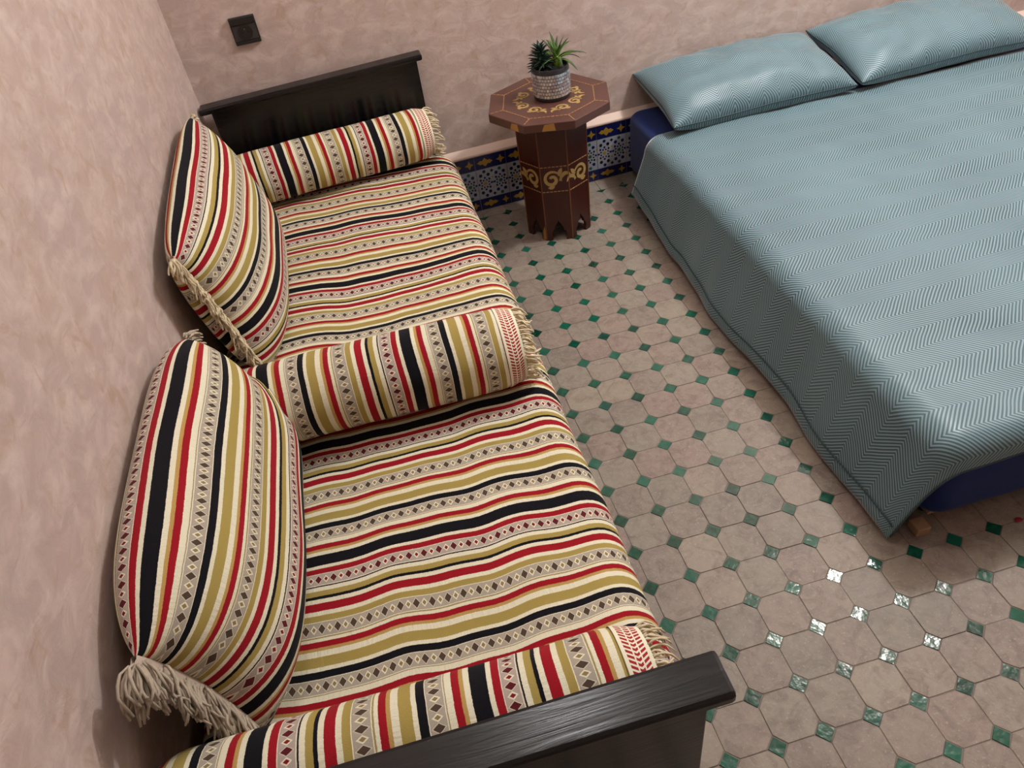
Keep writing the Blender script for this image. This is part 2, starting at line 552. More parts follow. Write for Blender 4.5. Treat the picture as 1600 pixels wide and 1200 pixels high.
for kind, lst, meshes, off, nm in (('o', OCT, OCT_M, 0.5, 'octagon_tile'), ('s', SQ, SQ_M, 0.0, 'green_square_tile')):
    spots = []
    for i in range(-11, 33):
        for j in range(-22, 20 + (kind == 's')):
            x, y = i + off, j + off
            if x < XL + 0.4 or x > XR - 0.4: continue
            spots.append((x, y))
    vis = sorted([q for q in spots if seen(*q)], key=lambda q: near(*q))[:300]
    vset = set(vis)
    for k, (x, y) in enumerate(vis):
        r = random.Random(int(x * 131 + y * 977 + 5))
        o = clone(meshes[r.randrange(8)], nm, (x, y, r.uniform(-0.006, 0.006)), floor,
                  rot=(r.uniform(-1, 1) * (0.006 if kind == 'o' else 0.035), r.uniform(-1, 1) * (0.006 if kind == 'o' else 0.035), r.randrange(4) * math.pi / 2))
        if kind == 's' and y > 19.9:
            o.scale = (1, 1, 1)
    V, F = [], []
    for x, y in spots:
        if (x, y) in vset: continue
        gv, gf = lst[random.randrange(8)]
        n = len(V)
        V += [(x + a, y + b, c) for a, b, c in gv]
        F += [tuple(q + n for q in f) for f in gf]
    mk('octagon_tile_field' if kind == 'o' else 'green_square_field', (V, F), M_TERRA if kind == 'o' else M_GREEN, floor, kind='stuff')
# plain border strip against the back wall
rs = random.Random(3)
for i in range(-11, 33):
    x0, x1 = i + 0.012, i + 0.988
    if x0 < XL: x0 = XL + 0.02
    mk('border_tile', ([(x0, 20.0, -0.05), (x1, 20.0, -0.05), (x1, wy(x1), -0.05), (x0, wy(x0), -0.05),
                        (x0, 20.0, 0.004), (x1, 20.0, 0.004), (x1, wy(x1), 0.004), (x0, wy(x0), 0.004)],
                       [(4, 5, 6, 7), (0, 1, 5, 4), (1, 2, 6, 5), (2, 3, 7, 6), (3, 0, 4, 7)]), M_TERRA, floor)

# ---------------------------------------------------------------- mosaic dado along back wall
TF = 0.26                                    # tile face stands proud of the plaster
def dado_pt(s, z, d):                        # s along wall (x), z up, d out from plaster
    return (s, wy(s) - d, z)
dado = mk('baseboard_back', ([dado_pt(XL, 0, 0), dado_pt(XR, 0, 0), dado_pt(XR, 0, TF), dado_pt(XL, 0, TF),
                              dado_pt(XL, 2.34, 0), dado_pt(XR, 2.34, 0), dado_pt(XR, 2.34, TF), dado_pt(XL, 2.34, TF)],
                             [(0, 1, 2, 3), (4, 7, 6, 5), (0, 4, 5, 1), (1, 5, 6, 2), (2, 6, 7, 3), (3, 7, 4, 0)]), M_GROUT,
          org=(XL, wy(XL), 0), kind='structure', label='patterned blue and white mosaic skirting along the pink back wall', cat='baseboard')
mk('plaster_ledge', ([dado_pt(XL, 2.34, 0), dado_pt(XR, 2.34, 0), dado_pt(XR, 2.34, TF + .05), dado_pt(XL, 2.34, TF + .05),
                      dado_pt(XL, 2.62, 0), dado_pt(XR, 2.62, 0), dado_pt(XR, 2.44, TF + .04), dado_pt(XL, 2.44, TF + .04)],
                     [(0, 1, 2, 3), (4, 7, 6, 5), (1, 5, 6, 2), (2, 6, 7, 3), (3, 7, 4, 0)]), M_LEDGE, dado, bevel=0.03, label='pale plaster ledge above the mosaic')
def slab2(poly, d0, d1):                     # polygon (s,z) list -> thin slab on the dado face
    n = len(poly)
    V = [dado_pt(s, z, d0) for s, z in poly] + [dado_pt(s, z, d1) for s, z in poly]
    F = [tuple(range(n, 2 * n))] + [(i, n + i, n + (i + 1) % n, (i + 1) % n) for i in range(n)]
    return V, F
def star(cs, cz, r0, r1, n, a0=0.0):
    return [(cs + (r0 if k % 2 == 0 else r1) * math.cos(a0 + math.pi * k / n), cz + (r0 if k % 2 == 0 else r1) * math.sin(a0 + math.pi * k / n)) for k in range(2 * n)]
def ngon(cs, cz, r, n, a0=0.0, sx=1.0):
    return [(cs + sx * r * math.cos(a0 + 2 * math.pi * k / n), cz + r * math.sin(a0 + 2 * math.pi * k / n)) for k in range(n)]
B0, B1, B2, B3 = 0.02, 0.50, 1.78, 2.32
PITCH = 1.28
s = XL + 0.05
while s < XR - PITCH:
    vis = -5.0 < s < 5.5 or 18.5 < s
    g = 0.012
    rect = lambda z0, z1: [(s + g, z0 + g), (s + PITCH - g, z0 + g), (s + PITCH - g, z1 - g), (s + g, z1 - g)]
    lo = mk('border_mosaic_tile', slab2(rect(B0, B1), TF, TF + 0.03), M_T_BLUE, dado)
    mi = mk('star_mosaic_tile', slab2(rect(B1, B2), TF, TF + 0.03), M_T_WHITE, dado)
    hi = mk('border_mosaic_tile', slab2(rect(B2, B3), TF, TF + 0.03), M_T_BLUE, dado)
    if vis:
        for par, za, zb in ((lo, B0, B1), (hi, B2, B3)):
            zc = (za + zb) / 2; h = (zb - za) * 0.30
            ps = []
            for c0 in (s + 0.42,):
                L = 0.32
                ps.append(slab2([(c0 - L, zc), (c0 - L * .6, zc + h * .55), (c0 - L * .35, zc + h * .4), (c0, zc + h * 1.1), (c0 + L * .35, zc + h * .4), (c0 + L * .6, zc + h * .55),
                                 (c0 + L, zc), (c0 + L * .6, zc - h * .55), (c0 + L * .35, zc - h * .4), (c0, zc - h * 1.1), (c0 - L * .35, zc - h * .4), (c0 - L * .6, zc - h * .55)], TF + 0.028, TF + 0.036))
            ps.append(slab2(star(s + 0.42 + 0.64, zc, h * 1.15, h * .5, 4), TF + 0.028, TF + 0.036))
            mk('yellow_inlay', join(*ps), M_T_YEL, par, org=ORG[par.name])
        cz = (B1 + B2) / 2
        geos, fm = [], []
        def add(poly, m):
            gq = slab2(poly, TF + 0.028, TF + 0.036)
            geos.append(gq); fm.extend([m] * len(gq[1]))
        for h_ in (0, 1):
            cs = s + PITCH * (0.25 + 0.5 * h_)
            add(star(cs, cz, 0.10, 0.055, 8), 2 if h_ else 1)
            for k in range(8):
                a = math.pi / 4 * k + math.pi / 8
                add(ngon(cs + 0.165 * math.cos(a), cz + 0.165 * math.sin(a), 0.044, 4, a), 0)
                a = math.pi / 4 * k
                add(ngon(cs + 0.255 * math.cos(a), cz + 0.255 * math.sin(a), 0.050, 5, a), 0 if k % 2 else 3)
            for k in range(8):
                a = math.pi / 4 * k + math.pi / 8
                if abs(math.cos(a)) > 0.8: continue
                add(ngon(cs + 0.40 * math.cos(a), cz + 0.40 * math.sin(a), 0.075, 6, a), 3 if h_ else 0)
            for sz_ in (-1, 1):
                add(ngon(cs, cz + sz_ * 0.52, 0.075, 5, 0.3), 2 if h_ else 3)
                add(ngon(cs + 0.32, cz + sz_ * 0.22, 0.045, 4, 0), 1)
                if h_ == 0: add(star(cs + 0.32, cz + sz_ * 0.50, 0.08, 0.045, 4), 0)
            if h_ == 0: add(ngon(cs + 0.32, cz, 0.05, 4, 0), 2)
        gg = join(*geos)
        mk('star_inlay', gg, [M_T_BLACK, M_T_YEL, M_T_GREEN, M_T_BLUE], mi, org=ORG[mi.name], fm=fm)
    s += PITCH

# ---------------------------------------------------------------- power socket on the back wall
sx0, sx1, sz0, sz1 = -9.10, -8.28, 8.02, 8.86
cxs = (sx0 + sx1) / 2
soc = thing('power_socket', (cxs, wy(cxs), (sz0 + sz1) / 2), 'square black power socket on the pink wall above the daybed', 'power socket')
def onwall(geo): return [(x, wy(x) - d, z) for x, d, z in geo[0]], geo[1]
def wbox(x0, x1, d0, d1, z0, z1):
    v, f = box(x0, x1, d0, d1, z0, z1)
    return [(x, wy(x) - d, z) for x, d, z in v], [tuple(reversed(q)) for q in f]
mk('frame', wbox(sx0, sx1, 0, 0.10, sz0, sz1), M_PLASTIC, soc, bevel=0.02)
mk('top_bar', wbox(sx0 + .02, sx1 - .02, 0.10, 0.17, sz1 - 0.22, sz1 - .01), M_PLASTIC, soc, bevel=0.02)
mk('bottom_bar', wbox(sx0 + .02, sx1 - .02, 0.10, 0.14, sz0 + .01, sz0 + 0.12), M_PLASTIC, soc, bevel=0.02)
mk('face_plate', wbox(sx0 + .04, sx1 - .04, 0.09, 0.125, sz0 + 0.13, sz1 - 0.23), M_PLASTIC2, soc, bevel=0.01)
zc = (sz0 + 0.13 + sz1 - 0.23) / 2
def wdisc(cx_, cz_, prof, n=24):
    V, F = [], []
    for r, d in prof:
        V += [(cx_ + r * math.cos(2 * math.pi * i / n), 0, cz_ + r * math.sin(2 * math.pi * i / n), d) for i in range(n)]
    V = [(x, wy(x) - d, z) for x, _, z, d in V]
    for k in range(len(prof) - 1):
        F += [(k * n + i, k * n + (i + 1) % n, (k + 1) * n + (i + 1) % n, (k + 1) * n + i) for i in range(n)]
    F.append(tuple(range((len(prof) - 1) * n, len(prof) * n)))
    return V, [tuple(reversed(q)) for q in F]
well = mk('socket_well', wdisc(cxs, zc, [(0.235, 0.12), (0.235, 0.15), (0.20, 0.15), (0.195, 0.135)]), M_PLASTIC, soc)
for dx in (-0.095, 0.095):
    mk('pin_hole', wdisc(cxs + dx, zc, [(0.028, 0.134), (0.028, 0.139)], 12), M_HOLE, soc)
mk('earth_pin', wdisc(cxs, zc + 0.10, [(0.022, 0.13), (0.022, 0.20), (0.012, 0.21)], 10), M_STEEL, soc)

# ---------------------------------------------------------------- daybed frame
ZM = 3.55                                    # top of its mattress
sofa = thing('daybed', (-7.0, 8.6, 0), 'black varnished wooden daybed frame with panelled head and foot boards against the left wall', 'daybed')
# far board follows the wall and is a touch out of level
def far_board(v):
    x, d, z = v                              # d = distance out from wall
    return (x, wy(x) - TF - 0.06 - d, z + 0.024 * (x + 7.0))
fb = box(-10.55, -3.42, 0.18, 0.46, 0.35, 6.46)
mk('end_panel', ([far_board(v) for v in fb[0]], [tuple(reversed(q)) for q in fb[1]]), M_BLACK, sofa, org=(-7, 20.3, 3.4), bevel=0.03)
fr = box(-10.90, -3.22, 0.0, 0.62, 6.46, 6.66)
mk('top_rail', ([far_board(v) for v in fr[0]], [tuple(reversed(q)) for q in fr[1]]), M_BLACK, sofa, org=(-7, 20.3, 6.6), bevel=0.06)
mk('end_panel', box(-10.75, -3.36, -3.24, -2.96, 0.35, 6.32), M_BLACK, sofa, org=(-7, -3.1, 3.4), bevel=0.03)
mk('top_rail', box(-10.92, -3.10, -3.42, -2.80, 6.32, 6.55), M_BLACK, sofa, org=(-7, -3.1, 6.4), bevel=0.06)
mk('side_rail', box(-3.75, -3.45, -2.96, 20.0, 0.9, 1.70), M_BLACK, sofa, org=(-3.6, 8.5, 1.4), bevel=0.03)
mk('side_rail', box(-10.7, -10.4, -2.96, 19.9, 0.9, 1.70), M_BLACK, sofa, org=(-10.5, 8.5, 1.4), bevel=0.03)
mk('base_board', box(-10.4, -3.75, -2.96, 19.9, 1.45, 1.7), M_BLACK, sofa, org=(-7, 8.5, 1.6))
for x in (-10.45, -3.66):
    for y in (-3.1, 8.5, 19.85):
        mk('leg', box(x - 0.2, x + 0.2, y - 0.2, y + 0.2, 0, 1.0), M_BLACK, sofa, org=(x, y, 0.5), bevel=0.02)

# daybed mattress
MX0, MX1, MY0, MY1 = -10.86, -2.82, -2.90, 19.75
def mat_top(x, y):
    n = noise.noise(Vector((x * 0.35, y * 0.30, 1.3))) * 0.13 + noise.noise(Vector((x * 0.22 + y * 0.12, y * 0.9, 4.1))) * 0.045
    return n
def mattress():
    R = 0.75
    nx, ny = 46, 110
    V, F, UV = [], [], []
    # cross-section: underside edge -> front round -> top -> back
    prof = []
    W = MX1 - MX0
    z0 = 1.72
    prof.append((MX1 - 0.72, z0))
    prof.append((MX1 - 0.42, z0 + 0.12))
    prof.append((MX1 - 0.16, z0 + 0.42))
    prof.append((MX1 - 0.03, z0 + 0.80))
    for k in range(9):
        a = math.pi / 2 * k / 8
        prof.append((MX1 - R + R * math.cos(a), ZM - R + R * math.sin(a)))
    for k in range(1, nx):
        prof.append((MX1 - R - (W - 1.2 * R) * k / nx, ZM))
    for k in range(9):
        a = math.pi / 2 + math.pi / 2 * k / 8
        prof.append((MX0 + R * .6 + R * .6 * math.cos(a), ZM - R * .6 + R * .6 * math.sin(a)))
    prof.append((MX0, z0))
    m = len(prof)
    arc = [0]
    for a, b in zip(prof, prof[1:]): arc.append(arc[-1] + math.hypot(b[0] - a[0], b[1] - a[1]))
    ys = [MY0 + (MY1 - MY0) * j / (ny - 1) for j in range(ny)]
    for j, y in enumerate(ys):
        e = min(y - MY0, MY1 - y)
        drop = 0.42 * (1 - min(1, e / 0.8)) ** 2
        yy = y
        for i, (x, z) in enumerate(prof):
            t = (z - z0) / (ZM - z0)
            zz = z + t * (mat_top(x, y) - drop)
            bow = 0.10 * noise.noise(Vector((y * 0.35, 3.3, 0))) * (1 if x > -7 else 0)
            # far front corner rounds off
            rc = 0.55 * max(0, (y - (MY1 - 1.0)) / 1.0) ** 2 * max(0, (x + 4.6) / 1.6)
            rc += 0.45 * max(0, (MY0 + 1.1 - y) / 1.1) ** 2 * max(0, (x + 4.6) / 1.6)
            V.append((x + bow - rc, yy, zz))
            wv = (0.22 + 0.16 * sstep(6, 9, y)) * noise.noise(Vector((x * 0.42, y * 0.10, 7.7))) + 0.10 * noise.noise(Vector((x * 1.1, y * 0.22, 2.2)))
            slant = -0.022 * (x + 4.5)
            ye = 5.66 - (y + wv * 0.9 - slant)
            UV.append((arc[i] * S, ye / (3.26 if ye < 0 else 3.17)))
    for j in range(ny - 1):
        for i in range(m - 1):
            F.append((j * m + i, (j + 1) * m + i, (j + 1) * m + i + 1, j * m + i + 1))
    F.append(tuple(range(m)))
    F.append(tuple((ny - 1) * m + i for i in range(m - 1, -1, -1)))
    F += [((j) * m, j * m + m - 1, (j + 1) * m + m - 1, (j + 1) * m) for j in range(ny - 1)]
    return (V, F), UV
g, uvm = mattress()
mk('daybed_mattress', g, M_STRIPE, org=(-6.8, 8.4, 1.72), uvs=uvm, smooth=True,
   label='long flat daybed mattress in red, gold, black and cream striped woven fabric', cat='mattress')

# ---------------------------------------------------------------- bolsters
def strands(pts_dirs, rad, nseg=4, rnd=None, droop=0.25, curl=0.12, n=4):
    geos = []
    rnd = rnd or random.Random(1)
    for p, d, L in pts_dirs:
        p = Vector(p); d = Vector(d).normalized()
        side = d.cross(Vector((rnd.uniform(-1, 1), rnd.uniform(-1, 1), rnd.uniform(-1, 1)))).normalized()
        pts = []
        for k in range(nseg + 1):
            t = k / nseg
            q = p + d * L * t + Vector((0, 0, -droop * L * t * t)) + side * curl * L * math.sin(t * math.pi * rnd.uniform(0.7, 1.3))
            pts.append(q)
        geos.append(tube(pts, [rad, rad, rad * 1.05, rad * 1.0, rad * 0.7][:nseg + 1], n))
    return join(*geos)

def bolster(a, b, r, endphase, direction, label, seed, squash=0.95):
    a = Vector(a); b = Vector(b)
    ax = (b - a).normalized(); L = (b - a).length
    side = Vector((-ax.y, ax.x, 0)).normalized(); up = ax.cross(side)
    if up.z < 0: up = -up
    base = (a + b) / 2; base.z = ZM - 0.05
    t = thing('bolster_cushion', base, label, 'bolster', 'striped bolsters on the daybed')
    n, m = 40, 60
    V, F, UV = [], [], []
    rad = lambda s: r * (1 - 0.13 * (1 - min(1, s / 0.45)) ** 2 - 0.16 * (1 - min(1, (L - s) / 0.7)) ** 2)
    def pt(s, w, dr=0.0):
        rr = rad(s) + dr + 0.018 * noise.noise(Vector((s * 1.3, w * 2, seed)))
        c = math.cos(w) * rr; h = math.sin(w) * rr * squash
        if h < -r * 0.80: h = -r * 0.80 - (abs(h) - r * 0.80) * 0.3
        sag = 0.05 * math.sin(s * 1.1 + seed)
        return a + ax * s + side * c + up * (h + sag * 0.3) + Vector((0, 0, 0))
    for k in range(m):
        s = L * k / (m - 1)
        for i in range(n + 1):
            w = 2 * math.pi * i / n - math.pi / 2
            p = pt(s, w)
            V.append(tuple(p))
            wob = 0.012 * noise.noise(Vector((s * 0.8, w * 0.9, seed + 3.0)))
            UV.append((w * r * S, endphase + direction * (L - s) / PERIOD + wob))
    for k in range(m - 1):
        for i in range(n):
            F.append((k * (n + 1) + i, k * (n + 1) + i + 1, (k + 1) * (n + 1) + i + 1, (k + 1) * (n + 1) + i))
    for k, rev in ((0, True), (m - 1, False)):     # domed ends
        c = len(V)
        e = a + ax * (L * k / (m - 1)) + ax * (0.12 if k else -0.12)
        V.append(tuple(e)); UV.append((0, endphase + direction * (L * (1 - k / (m - 1))) / PERIOD))
        for i in range(n):
            q = (k * (n + 1) + i, k * (n + 1) + i + 1, c)
            F.append(q if not rev else q[::-1])
    mk('body', (V, F), M_STRIPE, t, uvs=UV, smooth=True)
    # woven zigzag border round the open end, then fringe
    V, F, UV = [], [], []
    bw = 0.40
    for k in range(5):
        s = L - bw + (bw + 0.02) * k / 4
        for i in range(n + 1):
            w = 2 * math.pi * i / n - math.pi / 2
            V.append(tuple(pt(min(s, L), w, 0.022) + ax * max(0, s - L)))
            UV.append((w * r * S, k / 4))
    for k in range(4):
        for i in range(n):
            F.append((k * (n + 1) + i, k * (n + 1) + i + 1, (k + 1) * (n + 1) + i + 1, (k + 1) * (n + 1) + i))
    mk('border_band', (V, F), M_BORDER, t, uvs=UV, smooth=True, label='cream border woven with red zigzags')
    rnd = random.Random(seed)
    pd = []
    for q in range(120):
        w = 2 * math.pi * q / 120 + rnd.uniform(-.03, .03)
        p = pt(L, w, 0.0)
        inw = (a + ax * L) - p
        pd.append((p, ax * 1.0 + inw * rnd.uniform(-0.05, 0.5) + Vector((rnd.uniform(-.25, .25), rnd.uniform(-.25, .25), rnd.uniform(-.25, .25))), rnd.uniform(0.24, 0.42)))
    mk('fringe', strands(pd, 0.021, 4, rnd, 0.45, 0.2), M_FRINGE, t, smooth=True, kind='stuff', label='cream yarn fringe')
    return t
ZB = ZM + 0.92
bolster((-10.75, 18.02, ZB), (-3.62, 19.02, ZB - .05), 0.93, 0.415, 1, 'striped bolster lying against the far headboard', 11)
bolster((-10.75, 6.36, ZB), (-3.55, 6.34, ZB), 0.97, 0.262, 1, 'striped bolster across the middle of the daybed', 23)
bolster((-10.75, -1.98, ZB), (-3.62, -2.02, ZB), 0.90, 0.81, -1, 'striped bolster tucked against the near footboard', 37)

# ---------------------------------------------------------------- back cushions
def cushion(c, hl, hh, th, tilt, yaw, roll, topphase, direction, label, seed, fringe_mat, bow=0.0, tassel=26, boxy=3.2, flen=1.0, hard=None, bulge=0.0):
    c = Vector(c)
    # local axes: U along +y, Vv up the cushion, N outwards from the wall
    Rm = Matrix.Rotation(yaw, 3, 'Z') @ Matrix.Rotation(tilt, 3, 'Y') @ Matrix.Rotation(roll, 3, 'X')
    U = Rm @ Vector((0, 1, 0)); Vv = Rm @ Vector((0, 0, 1)); N = Rm @ Vector((1, 0, 0))
    base = c.copy(); base.z = ZM
    t = thing('back_cushion', base, label, 'cushion', 'striped back cushions along the left wall')
    nu, nv = 46, 34
    def prof(u, v):
        eu = max(0.0, 1 - abs(u) ** boxy); ev = max(0.0, 1 - abs(v) ** 2.6)
        return th * (eu ** 0.55) * (ev ** 0.5)
    def out(u, v):
        x = hl * u * (1 - 0.05 * (1 - v * v))
        y = hh * v * (1 - 0.07 * (1 - u * u) * 0 - 0.00) - 0.10 * hh * (abs(u) ** 6) * (v) + bow * (1 - u ** 4) * max(0, v) 
        return x, y
    def pt(u, v, sgn):
        x, y = out(u, v)
        d = prof(u, v) * (1.0 if sgn > 0 else 0.62)
        low = max(0.0, -v)
        d *= 1 + 0.22 * low * (1 if sgn > 0 else 0)          # filling slumps to the bottom
        d += 0.04 * noise.noise(Vector((u * 2.2, v * 2.2, seed))) * (1 - abs(u) ** 4) * (1 - abs(v) ** 4)
        if sgn < 0 and bulge and u < -0.6:                    # the back half swells out past the near seam
            x -= bulge * math.sin(math.pi * (-0.6 - u) / 0.4) * max(0.0, 1 - v * v) ** 0.5
        p = c + U * x + Vv * y + N * d * sgn
        if p.z < ZM + 0.02: p.z = ZM + 0.02 + (p.z - ZM - 0.02) * 0.05
        if hard:                                             # gives way to the bolster it is pressed against
            by, bz, br = hard
            dy_, dz_ = p.y - by, p.z - bz
            if math.hypot(dy_, dz_) < br:
                p.y = by - math.sqrt(max(0, br * br - dz_ * dz_)) if dz_ < 0.45 else p.y
                if dz_ >= 0.45: p.z = bz + math.sqrt(max(0, br * br - dy_ * dy_))
        if p.x < XL + 0.05: p.x = XL + 0.05 + (p.x - XL - 0.05) * 0.03
        return p
    # arc length of the middle section, from the top edge
    def par(i, n): return math.sin(math.pi / 2 * (2 * i / (n - 1) - 1)) if n else 0
    vsn = [-par(j, nv) for j in range(nv)]                    # +1 (top) .. -1
    usn = [par(i, nu) for i in range(nu)]
    arcs = {}
    for sgn in (1, -1):
        acc = [0]
        for j in range(1, nv):
            acc.append(acc[-1] + (pt(0, vsn[j], sgn) - pt(0, vsn[j - 1], sgn)).length)
        arcs[sgn] = acc
    V, F, UV = [], [], []
    for sgn in (1, -1):
        o = len(V)
        for j, v in enumerate(vsn):
            for i, u in enumerate(usn):
                V.append(tuple(pt(u, v, sgn)))
                wob = 0.02 * noise.noise(Vector((u * 1.5, v * 1.5, seed + 9)))
                # fabric is gathered towards the short ends
                UV.append((u * hl * 1.08 * S, topphase + direction * (arcs[sgn][j] * sgn) / PERIOD + wob * (1 - u * u)))
        for j in range(nv - 1):
            for i in range(nu - 1):
                q = (o + j * nu + i, o + (j + 1) * nu + i, o + (j + 1) * nu + i + 1, o + j * nu + i + 1)
                F.append(q if sgn > 0 else q[::-1])
    mk('body', (V, F), M_STRIPE, t, uvs=UV, smooth=True)
    # woven band and yarn fringe on both short edges
    rnd = random.Random(seed)
    for e in (-1, 1):
        bd = 0.22
        def bp(v, k): 
            p = pt(e, v, 1) + U * e * bd * k
            p.z -= 0.10 * k * k
            p.x = max(p.x, XL + 0.04)
            return p
        V, F = [], []
        nb = 26
        for j in range(nb):
            v = 1 - 2 * j / (nb - 1)
            for k in range(4):
                p = bp(v, k / 3) + N * 0.045
                V.append(tuple(p))
            for k in range(3, -1, -1):
                V.append(tuple(bp(v, k / 3) - N * 0.045))
        for j in range(nb - 1):
            for k in range(8):
                F.append((j * 8 + k, (j + 1) * 8 + k, (j + 1) * 8 + (k + 1) % 8, j * 8 + (k + 1) % 8))
        mk('fringe_band', (V, F), M_BANDG, t, smooth=True)
        pd = []
        for q in range(230):
            v = 1 - 2 * (q + rnd.random() * .6) / 230
            if abs(v) > 1: continue
            p = bp(v, rnd.uniform(0.15, 0.9))
            p += N * rnd.uniform(-.03, .08)
            d = U * e * 0.8 + N * rnd.uniform(-0.15, 0.5) + Vv * rnd.uniform(-.25, .25)
            pd.append((p, d, rnd.uniform(0.30, 0.50)))
        for q in range(tassel):                                    # a fuller tassel at the top corner
            p = bp(1, 0.6) + N * rnd.uniform(-.06, .08) + Vv * rnd.uniform(-.05, .05)
            pd.append((p, U * e * 0.9 + Vv * rnd.uniform(-.35, .35) + N * rnd.uniform(-.2, .5), rnd.uniform(0.5, 0.62)))
        pd = [(p, d, L * flen * (0.6 if e > 0 else 1.0)) for p, d, L in pd if p.x > XL + 0.03]
        mk('fringe', strands(pd, 0.024, 4, rnd, 0.55, 0.16), fringe_mat, t, smooth=True, kind='stuff', label='pale yarn fringe')
    return t
cushion((-10.05, 12.30, 5.62), 3.72, 2.15, 1.10, -0.20, 0.0, 0.03, -0.02, 1, 'striped back cushion farther along the wall, next to the power socket', 5, M_FRINGE, 0.0, 8, 3.2, 0.62, None, 0.75)
cushion((-10.0, 3.02, 5.12), 3.75, 1.62, 1.18, -0.27, 0.01, -0.04, 1.165, -1, 'striped back cushion nearer the viewer, plump with a thick pale fringe', 8, M_FRINGE2, 0.42, 26, 4.5, 1.0, (6.35, 4.45, 0.96))

# ---------------------------------------------------------------- octagonal side table
TC = (0.68, 18.22)
A0 = math.radians(7)
tb = thing('octagonal_side_table', (TC[0], TC[1], 0), 'octagonal brown wooden side table with gold inlay scrolls between daybed and bed', 'side table')
def octv(r, k, a0=A0): return (TC[0] + r * math.cos(a0 + math.pi / 4 * k), TC[1] + r * math.sin(a0 + math.pi / 4 * k))
ZT = 5.0
top = mk('table_top', prism([octv(2.24, k) for k in range(8)], ZT - 0.30, ZT), [M_TTOP], tb, org=(TC[0], TC[1], ZT - .3), bevel=0.03)
def ribbon3(pts, wid, frame, h=0.012):
    """flat ribbon along 2D pts with given widths, placed by frame(x, y, d)"""
    V, F = [], []
    n = len(pts)
    for k in range(n):
        a = pts[max(0, k - 1)]; b = pts[min(n - 1, k + 1)]
        tx, ty = b[0] - a[0], b[1] - a[1]
        l = math.hypot(tx, ty) or 1
        nx, ny = -ty / l * wid[k] / 2, tx / l * wid[k] / 2
        x, y = pts[k]
        V += [frame(x + nx, y + ny, 0), frame(x - nx, y - ny, 0), frame(x - nx, y - ny, h), frame(x + nx, y + ny, h)]
    for k in range(n - 1):
        for q in range(4):
            F.append((k * 4 + q, k * 4 + (q + 1) % 4, (k + 1) * 4 + (q + 1) % 4, (k + 1) * 4 + q))
    F += [(3, 2, 1, 0), tuple((n - 1) * 4 + q for q in range(4))]
    return V, F
def dashes(p, q, frame, wd=0.035, L=0.10, gap=0.035):
    d = math.hypot(q[0] - p[0], q[1] - p[1])
    n = max(1, int(d / (L + gap)))
    out = []
    for k in range(n):
        a, b = k / n, (k + L / (L + gap)) / n
        A = (p[0] + (q[0] - p[0]) * a, p[1] + (q[1] - p[1]) * a); B = (p[0] + (q[0] - p[0]) * b, p[1] + (q[1] - p[1]) * b)
        out.append(ribbon3([A, B], [wd, wd], frame))
    return join(*out)
ftop = lambda x, y, d: (x, y, ZT - 0.001 + d)
for k in range(8):
    for q_ in (octv(1.70, k + 1), octv(2.20, k)):
        mk('inlay_line', dashes(octv(1.70, k), q_, ftop), M_DASH, top, org=ORG[top.name], kind='stuff')
def scroll(cx, cy, sc, ang, flip=1):
    """a leafy S-scroll: a spiral with a tail and two leaves, as lists of (points, widths)"""
    res = []
    def T(p):
        x, y = p[0] * flip, p[1]
        return (cx + sc * (x * math.cos(ang) - y * math.sin(ang)), cy + sc * (x * math.sin(ang) + y * math.cos(ang)))
    sp = []; w = []
    for k in range(26):
        a = k / 25
        r = 0.42 * (1 - 0.80 * a)
        th = -0.4 + a * 2.9 * math.pi
        sp.append((r * math.cos(th), r * math.sin(th))); w.append(sc * (0.05 + 0.07 * math.sin(a * math.pi) + 0.06 * a))
    res.append(([T(p) for p in sp], w))
    tail = [(0.31 + 0.55 * t, -0.13 + 0.30 * math.sin(t * 2.6)) for t in [k / 10 for k in range(11)]]
    res.append(([T(p) for p in tail], [sc * (0.05 + 0.12 * math.sin(math.pi * k / 10)) for k in range(11)]))
    leaf = [(0.30 + 0.22 * t, 0.10 + 0.34 * t) for t in [k / 6 for k in range(7)]]
    res.append(([T(p) for p in leaf], [sc * (0.02 + 0.16 * math.sin(math.pi * k / 6)) for k in range(7)]))
    leaf = [(0.05 - 0.3 * t, -0.34 - 0.1 * t + 0.1 * t * t) for t in [k / 6 for k in range(7)]]
    res.append(([T(p) for p in leaf], [sc * (0.02 + 0.14 * math.sin(math.pi * k / 6)) for k in range(7)]))
    return res
for k in range(4):
    a = A0 + math.pi / 2 * k + math.pi / 8 + math.pi
    for f in (1, -1):
        cx_, cy_ = TC[0] + 1.02 * math.cos(a + 0.30 * f), TC[1] + 1.02 * math.sin(a + 0.30 * f)
        mk('scroll_inlay', join(*[ribbon3(p, w_, ftop) for p, w_ in scroll(cx_, cy_, 0.60, a + math.pi / 2, f)]), M_INLAY, top, org=ORG[top.name])
